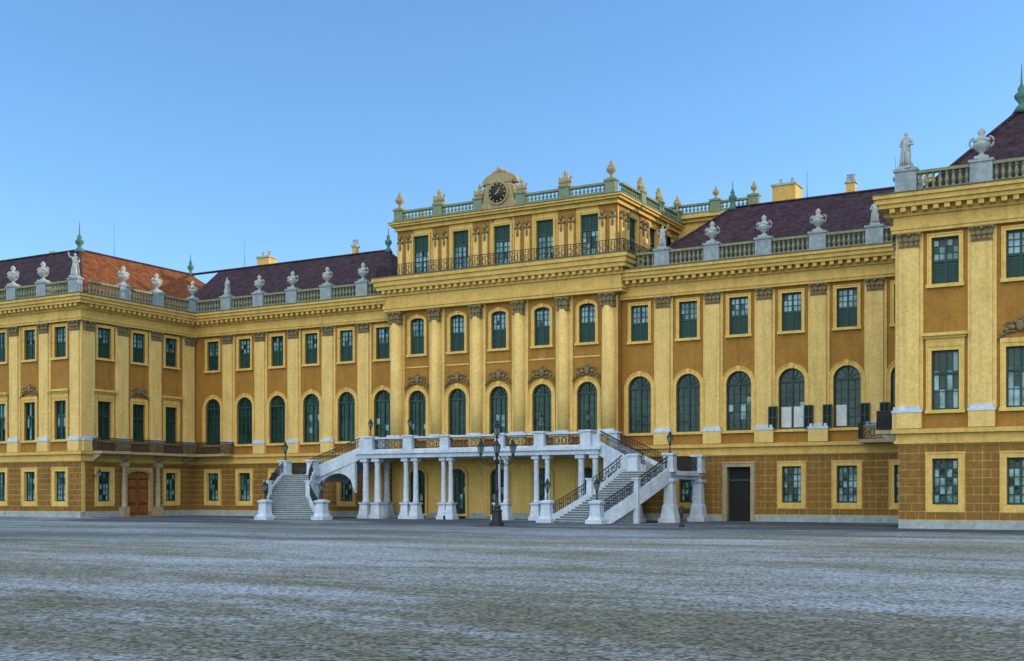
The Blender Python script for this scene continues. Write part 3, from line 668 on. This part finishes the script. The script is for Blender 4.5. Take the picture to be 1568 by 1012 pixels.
# ---------------------------------------------------------------- lanterns
def lantern_geo(g,c,s=1.0):
    x,y,z=c
    g.lathe("frame",c,[(0.10*s,0),(0.12*s,0.04*s),(0.05*s,0.08*s),(0.11*s,0.12*s)],6)
    g.lathe("glass",(x,y,z+0.12*s),[(0.10*s,0),(0.19*s,0.36*s)],6)
    for k in range(6):
        a=2*math.pi*k/6; g.tube("frame",[(x+0.105*s*math.cos(a),y+0.105*s*math.sin(a),z+0.12*s),(x+0.2*s*math.cos(a),y+0.2*s*math.sin(a),z+0.48*s)],0.018*s,4)
    g.lathe("frame",(x,y,z+0.48*s),[(0.23*s,0),(0.23*s,0.03*s),(0.10*s,0.16*s),(0.12*s,0.19*s),(0.05*s,0.26*s),(0.06*s,0.30*s),(0.01*s,0.40*s)],6)
SL=Group("terrace_lantern"); SL.part("frame",IRON); SL.part("glass",LGL)
SL.lathe("frame",(0,0,0),[(0.16,0),(0.14,0.06),(0.05,0.12),(0.04,0.5),(0.07,0.55),(0.04,0.6)],8)
lantern_geo(SL,(0,0,0.58),1.05)
SLM=mesh_from(SL)
# ---------------------------------------------------------------- staircase
S=Group("double_staircase")
for n,m,sm in[("masonry",STO,0),("columns",STO,1),("steps",RISE,0),("treads",STEP,0),("iron_railing",IRON,0),("under_vault",YEL,0)]: S.part(n,m,bool(sm))
def sb(part,x0,x1,y0,y1,z0,z1): S.box(part,WF,x0,x1,y0,y1,z0,z1)
sb("masonry",-11.5,11.5,-5.35,-1.35,5.2,5.55); sb("masonry",-11.7,11.7,-5.55,-1.36,5.55,5.8)
def pier(x,y,zt,w=0.42,base=1.3,rot=0):
    sb("masonry",x-w-0.22,x+w+0.22,y-w-0.22,y+w+0.22,0,0.3)
    S.lathe("masonry",(x,y,0.3),[((w+0.14)*1.414,0),((w+0.04)*1.414,base-0.45),((w+0.14)*1.414,base-0.3),((w+0.14)*1.414,base-0.2)],4,rot=math.pi/4)
    S.lathe("columns",(x,y,base+0.1),[(w*0.95,0),(w*0.98,0.12),(w*0.82,0.2),(w*0.80,1.2),(w*0.68,zt-base-0.75),(w*0.8,zt-base-0.62),(w*0.72,zt-base-0.55),(w*0.95,zt-base-0.4)],14)
    sb("masonry",x-w-0.04,x+w+0.04,y-w-0.04,y+w+0.04,zt-0.31,zt-0.004)
def ped(x,y,z,h=1.25,w=0.42):
    sb("masonry",x-w,x+w,y-w,y+w,z,z+h); sb("masonry",x-w-0.1,x+w+0.1,y-w-0.1,y+w+0.1,z+h,z+h+0.14); sb("masonry",x-w-0.07,x+w+0.07,y-w-0.07,y+w+0.07,z+0.002,z+0.2)
for sg in(-1,1):
    for dx in(-0.36,0.36): pier(sg*2.65+dx,-4.85,5.2,0.25)
    for dx in(-0.5,0.5): pier(sg*6.3+dx,-4.85,5.2,0.28)
    for dx in(-0.62,0.62): pier(sg*10.4+dx,-4.85,5.2,0.34)
    pier(sg*10.9,-1.9,5.2,0.35)
    ped(sg*2.65,-5.0,5.8,1.1,0.4); ped(sg*6.3,-5.0,5.8,1.15,0.44); ped(sg*10.4,-5.0,5.8,1.15,0.45); ped(sg*11.3,-1.9,5.8,1.15,0.35)
    sb("masonry",min(sg*10.85,sg*11.5),max(sg*10.85,sg*11.5),-5.2,-4.9,5.801,6.7)
for a,b in[(-9.95,-6.74),(-5.86,-3.05),(-2.25,2.25),(3.05,5.86),(6.74,9.95)]:
    sb("masonry",a,b,-5.2,-4.85,6.82,6.98); sb("masonry",a,b,-5.2,-4.85,5.8,5.95)
    railing(S,"iron_railing",(a,-5.02,5.95),(b,-5.02,5.95),0.87,0.12)
def q(a,b,c,t): return tuple((1-t)**2*a[i]+2*t*(1-t)*b[i]+t*t*c[i] for i in range(len(a)))
for sg in(-1,1):
    X=lambda p:(sg*p[0],p[1])
    ZL=3.8
    n=22
    I=[q((10.5,-11.6),(13.6,-10.4),(14.5,-7.7),k/n) for k in range(n+1)]
    O=[q((15.0,-13.0),(17.4,-11.2),(18.1,-7.2),k/n) for k in range(n+1)]
    for k in range(n):
        z=ZL*(k+1)/n
        S.plan("steps",[X(I[k]),X(O[k]),X(O[k+1]),X(I[k+1])],max(0,z-0.55) if z>2.2 else 0,z-0.05)
        fx=[(I[k][0]*1.0+(I[k][0]-I[k+1][0])*0.14,I[k][1]+(I[k][1]-I[k+1][1])*0.14),(O[k][0]+(O[k][0]-O[k+1][0])*0.14,O[k][1]+(O[k][1]-O[k+1][1])*0.14)]
        S.plan("treads",[X(fx[0]),X(fx[1]),X(O[k+1]),X(I[k+1])],z-0.05,z)
    def edge(pts,z0,z1,out=0.0):
        m=len(pts)-1
        P3=[(sg*p[0],p[1],z0+(z1-z0)*i/m) for i,p in enumerate(pts)]
        for a,b in zip(P3[:-1],P3[1:]):
            S.wallseg("masonry",a,b,0.34,-0.75,0.34)
            S.wallseg("iron_railing",a,b,0.10,1.12,1.19)
            S.wallseg("iron_railing",a,b,0.05,0.86,0.90)
            l=math.hypot(b[0]-a[0],b[1]-a[1]); mm=max(1,int(l/0.13))
            for j in range(mm):
                t=j/mm; x,y,z=[a[i]+(b[i]-a[i])*t for i in range(3)]
                S.box("iron_railing",(x,y,1,0,0,1),-0.02,0.02,-0.02,0.02,z+0.3,z+1.13)
        for i in range(1,m,2):
            x,y,z=P3[i]; x2,y2,_=P3[i+1]; l=math.hypot(x2-x,y2-y) or 1; ex,ey=(x2-x)/l,(y2-y)/l
            S.tube("iron_railing",[(x+ex*0.17*math.cos(a),y+ey*0.17*math.cos(a),z+0.6+0.2*math.sin(a)) for a in [2*math.pi*j/8 for j in range(9)]],0.03,4)
    edge(I,0.15,ZL); edge(O,0.15,ZL)
    for cur in(I,O):
        p=cur[11]; S.box("masonry",(sg*p[0],p[1],1,0,0,1),-0.22,0.22,-0.22,0.22,0,ZL/2+1.25); S.box("masonry",(sg*p[0],p[1],1,0,0,1),-0.29,0.29,-0.29,0.29,ZL/2+1.25,ZL/2+1.36)
    Lp=[(15.7,-1.7),(18.6,-2.2),(18.1,-7.2),(14.5,-7.7),(15.3,-6.3)]
    S.plan("masonry",[X(p) for p in Lp],ZL-0.6,ZL-0.002)
    S.plan("treads",[X(p) for p in Lp],ZL-0.003,ZL+0.01)
    lip=[(15.6,-1.6),(18.8,-2.1),(18.3,-7.4),(14.5,-7.85),(15.2,-6.3)]
    S.plan("masonry",[X(p) for p in lip],ZL-0.32,ZL-0.1)
    railing(S,"iron_railing",(sg*18.55,-2.4,ZL),(sg*18.05,-7.0,ZL),1.1,0.11); railing(S,"iron_railing",(sg*15.9,-1.75,ZL),(sg*18.5,-2.2,ZL),1.1,0.11)
    n2=12
    for k in range(n2):
        t0,t1=k/n2,(k+1)/n2; z=ZL+(5.8-ZL)*(k+1)/n2-0.004
        a=lambda t:(15.3+(11.5-15.3)*t,-6.3+(-5.2+6.3)*t); b=lambda t:(15.7+(11.5-15.7)*t,-1.7)
        S.plan("treads",[X(a(t0)),X(b(t0)),X(b(t1)),X(a(t1))],z-0.5,z)
    fe=[(15.9-4.4*k/6,-6.75+1.75*k/6) for k in range(7)]
    edge(fe,ZL+0.1,5.85); edge([(15.7-4.2*k/6,-1.7) for k in range(7)],ZL+0.1,5.85)
    m=10
    for k in range(m):
        t0,t1=k/m,(k+1)/m
        def pt(t): return (11.9+3.4*t,-5.15-1.15*t)
        def lo(t): return 2.2+ (2.0)*math.sqrt(max(0,1-(2*t-1)**2)) - 0.6*t
        p0,p1=pt(t0),pt(t1); zt=lambda t:5.35-1.95*t
        x0,y0,x1,y1=sg*p0[0],p0[1],sg*p1[0],p1[1]
        S.hexa("masonry",[(x0,y0-0.15,min(lo(t0),zt(t0)-0.2)),(x1,y1-0.15,min(lo(t1),zt(t1)-0.2)),(x1,y1+0.2,min(lo(t1),zt(t1)-0.2)),(x0,y0+0.2,min(lo(t0),zt(t0)-0.2)),
                         (x0,y0-0.15,zt(t0)),(x1,y1-0.15,zt(t1)),(x1,y1+0.2,zt(t1)),(x0,y0+0.2,zt(t0))])
    for (x,y) in[(18.1,-7.1),(18.5,-2.3),(15.2,-6.9)]:
        w=0.42
        S.box("masonry",(sg*x,y,1,0,0,1),-w-0.25,w+0.25,-w-0.25,w+0.25,0,0.35)
        S.lathe("masonry",(sg*x,y,0.35),[((w+0.12)*1.414,0),((w)*1.414,0.9),((w-0.06)*1.414,1.0),((w-0.1)*1.414,2.5),((w+0.02)*1.414,2.7),((w+0.02)*1.414,2.87)],4,rot=math.pi/4)
        ped(sg*x,y,ZL-0.1,1.25,0.38)
    sb("under_vault",min(sg*11.6,sg*13.2),max(sg*11.6,sg*13.2),-1.6,-1.2,0,4.4)
    for (x,y) in[(10.4,-11.7),(15.1,-13.2)]:
        S.box("masonry",(sg*x,y,1,0,0,1),-0.62,0.62,-0.62,0.62,0,0.28)
        S.lathe("masonry",(sg*x,y,0.28),[(0.52*1.414,0),(0.40*1.414,0.25),(0.36*1.414,1.05),(0.46*1.414,1.15),(0.46*1.414,1.28),(0.2,1.4)],4,rot=math.pi/4)
        put("terrace_lantern",SLM,(sg*x,y,1.62),0,1.1)
    put("terrace_lantern",SLM,(sg*18.1,-7.1,ZL+1.29),0,1.1)
    put("terrace_lantern",SLM,(sg*10.4,-5.0,7.09),0,1.05); put("terrace_lantern",SLM,(sg*6.3,-5.0,7.09),0,1.05)
S.finish()
# ---------------------------------------------------------------- street lamp
LP=Group("street_lamp",(11.9,-21.6,0)); LP.part("frame",IRON); LP.part("glass",LGL); LP.part("post",IRON,True)
LP.lathe("frame",(0,0,0),[(0.5,0),(0.5,0.22),(0.36,0.28),(0.32,0.9),(0.38,0.98),(0.34,1.05),(0.2,1.15)],8)
LP.lathe("post",(0,0,1.1),[(0.2,0),(0.24,0.15),(0.12,0.3),(0.11,1.2),(0.15,1.25),(0.10,1.32),(0.085,2.9),(0.15,3.0),(0.17,3.15),(0.08,3.3),(0.06,4.3),(0.11,4.4),(0.05,4.5),(0.07,4.65)],10)
for k in range(4):
    a=R(29.5)+k*math.pi/2; c,s_=math.cos(a),math.sin(a)
    LP.tube("post",[(c*r,s_*r,z) for r,z in((0.08,4.15),(0.35,3.95),(0.7,3.98),(0.98,4.2),(1.05,4.5),(1.05,4.62))],0.04,6)
    LP.tube("post",[(c*(0.45+0.2*math.cos(t)),s_*(0.45+0.2*math.cos(t)),4.25+0.2*math.sin(t)) for t in [0.6*j for j in range(11)]],0.028,5)
    lantern_geo(LP,(c*1.05,s_*1.05,4.6),1.25)
lantern_geo(LP,(0,0,5.72),1.35)
LP.finish()
for (x,y,d) in[(-35.8+0.0,-12.9,1),(33.9,0,0)]:
    WL=Group("wall_lantern"); WL.part("frame",IRON); WL.part("glass",LGL)
    if d: WL.tube("frame",[(x,y,3.6),(x+0.5,y,3.9),(x+0.9,y,3.7)],0.04); lantern_geo(WL,(x+0.9,y,3.6),1.0)
    else: WL.tube("frame",[(x,y,3.6),(x,y-0.5,3.9),(x,y-0.9,3.7)],0.04); lantern_geo(WL,(x,y-0.9,3.6),1.0)
    WL.finish()
BO=Group("bollard",(23.4,-18.3,0)); BO.part("post",IRON,True)
BO.lathe("post",(0,0,0),[(0.2,0),(0.2,0.12),(0.11,0.2),(0.10,0.8),(0.15,0.9),(0.15,1.0),(0.08,1.05),(0.14,1.18),(0.11,1.3),(0.02,1.38)],10); BO.finish()
# ---------------------------------------------------------------- ground
def plane(name,x0,x1,y0,y1,z,m):
    me=bpy.data.meshes.new(name); me.from_pydata([(x0,y0,z),(x1,y0,z),(x1,y1,z),(x0,y1,z)],[],[(0,1,2,3)]); me.materials.append(m)
    o=bpy.data.objects.new(name,me); bpy.context.collection.objects.link(o); return o
def groundmat(name,base1,base2,frost,f0,f1,sx=0.3):
    m,nt,b=nodes_of(name); N=nt.nodes; L=nt.links
    tc=N.new("ShaderNodeTexCoord")
    mp=N.new("ShaderNodeMapping"); mp.inputs["Rotation"].default_value=(0,0,R(-16)); mp.inputs["Scale"].default_value=(sx,1,1)
    L.new(tc.outputs["Object"],mp.inputs["Vector"])
    n1=N.new("ShaderNodeTexNoise"); n1.inputs["Scale"].default_value=0.17; n1.inputs["Detail"].default_value=6; n1.inputs["Roughness"].default_value=0.6; n1.inputs["Distortion"].default_value=0.6
    L.new(mp.outputs[0],n1.inputs["Vector"])
    n2=N.new("ShaderNodeTexNoise"); n2.inputs["Scale"].default_value=9; n2.inputs["Detail"].default_value=8; n2.inputs["Roughness"].default_value=0.85
    L.new(tc.outputs["Object"],n2.inputs["Vector"])
    n3=N.new("ShaderNodeTexNoise"); n3.inputs["Scale"].default_value=1.6; n3.inputs["Detail"].default_value=9; n3.inputs["Roughness"].default_value=0.75
    L.new(mp.outputs[0],n3.inputs["Vector"])
    big=N.new("ShaderNodeMath"); big.operation='MULTIPLY'; big.inputs[1].default_value=1.7; L.new(n1.outputs["Fac"],big.inputs[0])
    add=N.new("ShaderNodeMath"); add.operation='MULTIPLY_ADD'; add.inputs[1].default_value=0.9
    L.new(n3.outputs["Fac"],add.inputs[0]); L.new(big.outputs[0],add.inputs[2])
    add2=N.new("ShaderNodeMath"); add2.operation='MULTIPLY_ADD'; add2.inputs[1].default_value=1.0
    L.new(n2.outputs["Fac"],add2.inputs[0]); L.new(add.outputs[0],add2.inputs[2])
    mr=N.new("ShaderNodeMapRange"); mr.interpolation_type='SMOOTHSTEP'; mr.inputs[1].default_value=f0; mr.inputs[2].default_value=f1
    L.new(add2.outputs[0],mr.inputs[0])
    vo=N.new("ShaderNodeTexVoronoi"); vo.inputs["Scale"].default_value=15; L.new(tc.outputs["Object"],vo.inputs["Vector"])
    bw=N.new("ShaderNodeRGBToBW"); L.new(vo.outputs["Color"],bw.inputs[0])
    mb=N.new("ShaderNodeMixRGB"); mb.inputs[1].default_value=(*base1,1); mb.inputs[2].default_value=(*base2,1); L.new(n3.outputs["Fac"],mb.inputs[0])
    sp=N.new("ShaderNodeMapRange"); sp.inputs[1].default_value=0.2; sp.inputs[2].default_value=0.8; sp.inputs[3].default_value=0.35; sp.inputs[4].default_value=1.6
    L.new(bw.outputs[0],sp.inputs[0])
    ml=N.new("ShaderNodeMixRGB"); ml.blend_type='MULTIPLY'; ml.inputs[0].default_value=1
    mx=N.new("ShaderNodeMixRGB"); L.new(mr.outputs[0],mx.inputs[0]); L.new(mb.outputs[0],mx.inputs[1]); mx.inputs[2].default_value=(*frost,1)
    L.new(mx.outputs[0],ml.inputs[1]); L.new(sp.outputs[0],ml.inputs[2])
    L.new(ml.outputs[0],b.inputs["Base Color"]); b.inputs["Roughness"].default_value=0.9; b.inputs["Specular IOR Level"].default_value=0.15
    bp=N.new("ShaderNodeBump"); bp.inputs["Strength"].default_value=1.0; bp.inputs["Distance"].default_value=0.07
    L.new(n2.outputs["Fac"],bp.inputs["Height"]); L.new(bp.outputs[0],b.inputs["Normal"])
    return m
GM=groundmat("frosted_gravel",(0.105,0.125,0.10),(0.165,0.185,0.145),(0.28,0.36,0.43),1.55,2.15)
PM=groundmat("frosted_asphalt",(0.05,0.065,0.08),(0.08,0.10,0.12),(0.26,0.34,0.41),1.72,2.2)
plane("ground",-1500,1500,-1500,1500,0,GM)
plane("asphalt_carriageway",-300,300,-24.5,-14.6,0.004,PM)
plane("asphalt_forecourt",-35.7,35.7,-14.6,-0.2,0.004,PM)
# ---------------------------------------------------------------- light
EL,AZ=12,55
w=bpy.data.worlds.new("World"); scene.world=w; w.use_nodes=True
nt=w.node_tree; bg=nt.nodes["Background"]; N=nt.nodes; L=nt.links
sky=N.new("ShaderNodeTexSky"); sky.sky_type='NISHITA'; sky.sun_disc=False; sky.sun_elevation=R(EL); sky.sun_rotation=R(AZ)
sky.air_density=1.0; sky.dust_density=0.3; sky.ozone_density=2.0
tint=N.new("ShaderNodeMixRGB"); tint.blend_type='MULTIPLY'; tint.inputs[0].default_value=1; tint.inputs[2].default_value=(1.22,1.62,2.05,1)
L.new(sky.outputs[0],tint.inputs[1])
# added fill light: invented bright sky lobe behind the camera, lifts the shaded facade
tc=N.new("ShaderNodeTexCoord"); dp=N.new("ShaderNodeVectorMath"); dp.operation='DOT_PRODUCT'; dp.inputs[1].default_value=(0.20,-0.72,0.66)
L.new(tc.outputs["Generated"],dp.inputs[0])
mr=N.new("ShaderNodeMapRange"); mr.inputs[1].default_value=0.35; mr.inputs[2].default_value=1.0; mr.interpolation_type='SMOOTHSTEP'
L.new(dp.outputs["Value"],mr.inputs[0])
fill_add=N.new("ShaderNodeMixRGB"); fill_add.blend_type='ADD'
fill_add.inputs[0].default_value=1.0
sc=N.new("ShaderNodeMixRGB"); sc.blend_type='MULTIPLY'; sc.inputs[0].default_value=1; sc.inputs[2].default_value=(14.0,12.6,10.4,1)
L.new(mr.outputs[0],sc.inputs[1])
L.new(tint.outputs[0],fill_add.inputs[1]); L.new(sc.outputs[0],fill_add.inputs[2])
L.new(fill_add.outputs[0],bg.inputs["Color"]); bg.inputs["Strength"].default_value=0.15
sd=Vector((math.sin(R(AZ))*math.cos(R(EL)),math.cos(R(AZ))*math.cos(R(EL)),math.sin(R(EL))))
sl=bpy.data.lights.new("sun","SUN"); sl.energy=4.0; sl.angle=R(0.5); sl.color=(1.0,0.82,0.6)
so=bpy.data.objects.new("sun",sl); bpy.context.collection.objects.link(so); so.rotation_euler=sd.to_track_quat('Z','Y').to_euler(); so.location=(100,60,60)
# ---------------------------------------------------------------- camera
cam=bpy.data.cameras.new("camera"); cam.sensor_width=36; cam.lens=41.97; cam.shift_y=0.161; cam.clip_end=5000; cam.clip_start=0.1
co=bpy.data.objects.new("camera",cam); bpy.context.collection.objects.link(co); co.location=(51.05,-88.8,2.0); co.rotation_euler=(R(90),0,R(29.5))
scene.camera=co
scene.view_settings.view_transform='Standard'; scene.view_settings.look='None'; scene.view_settings.exposure=0
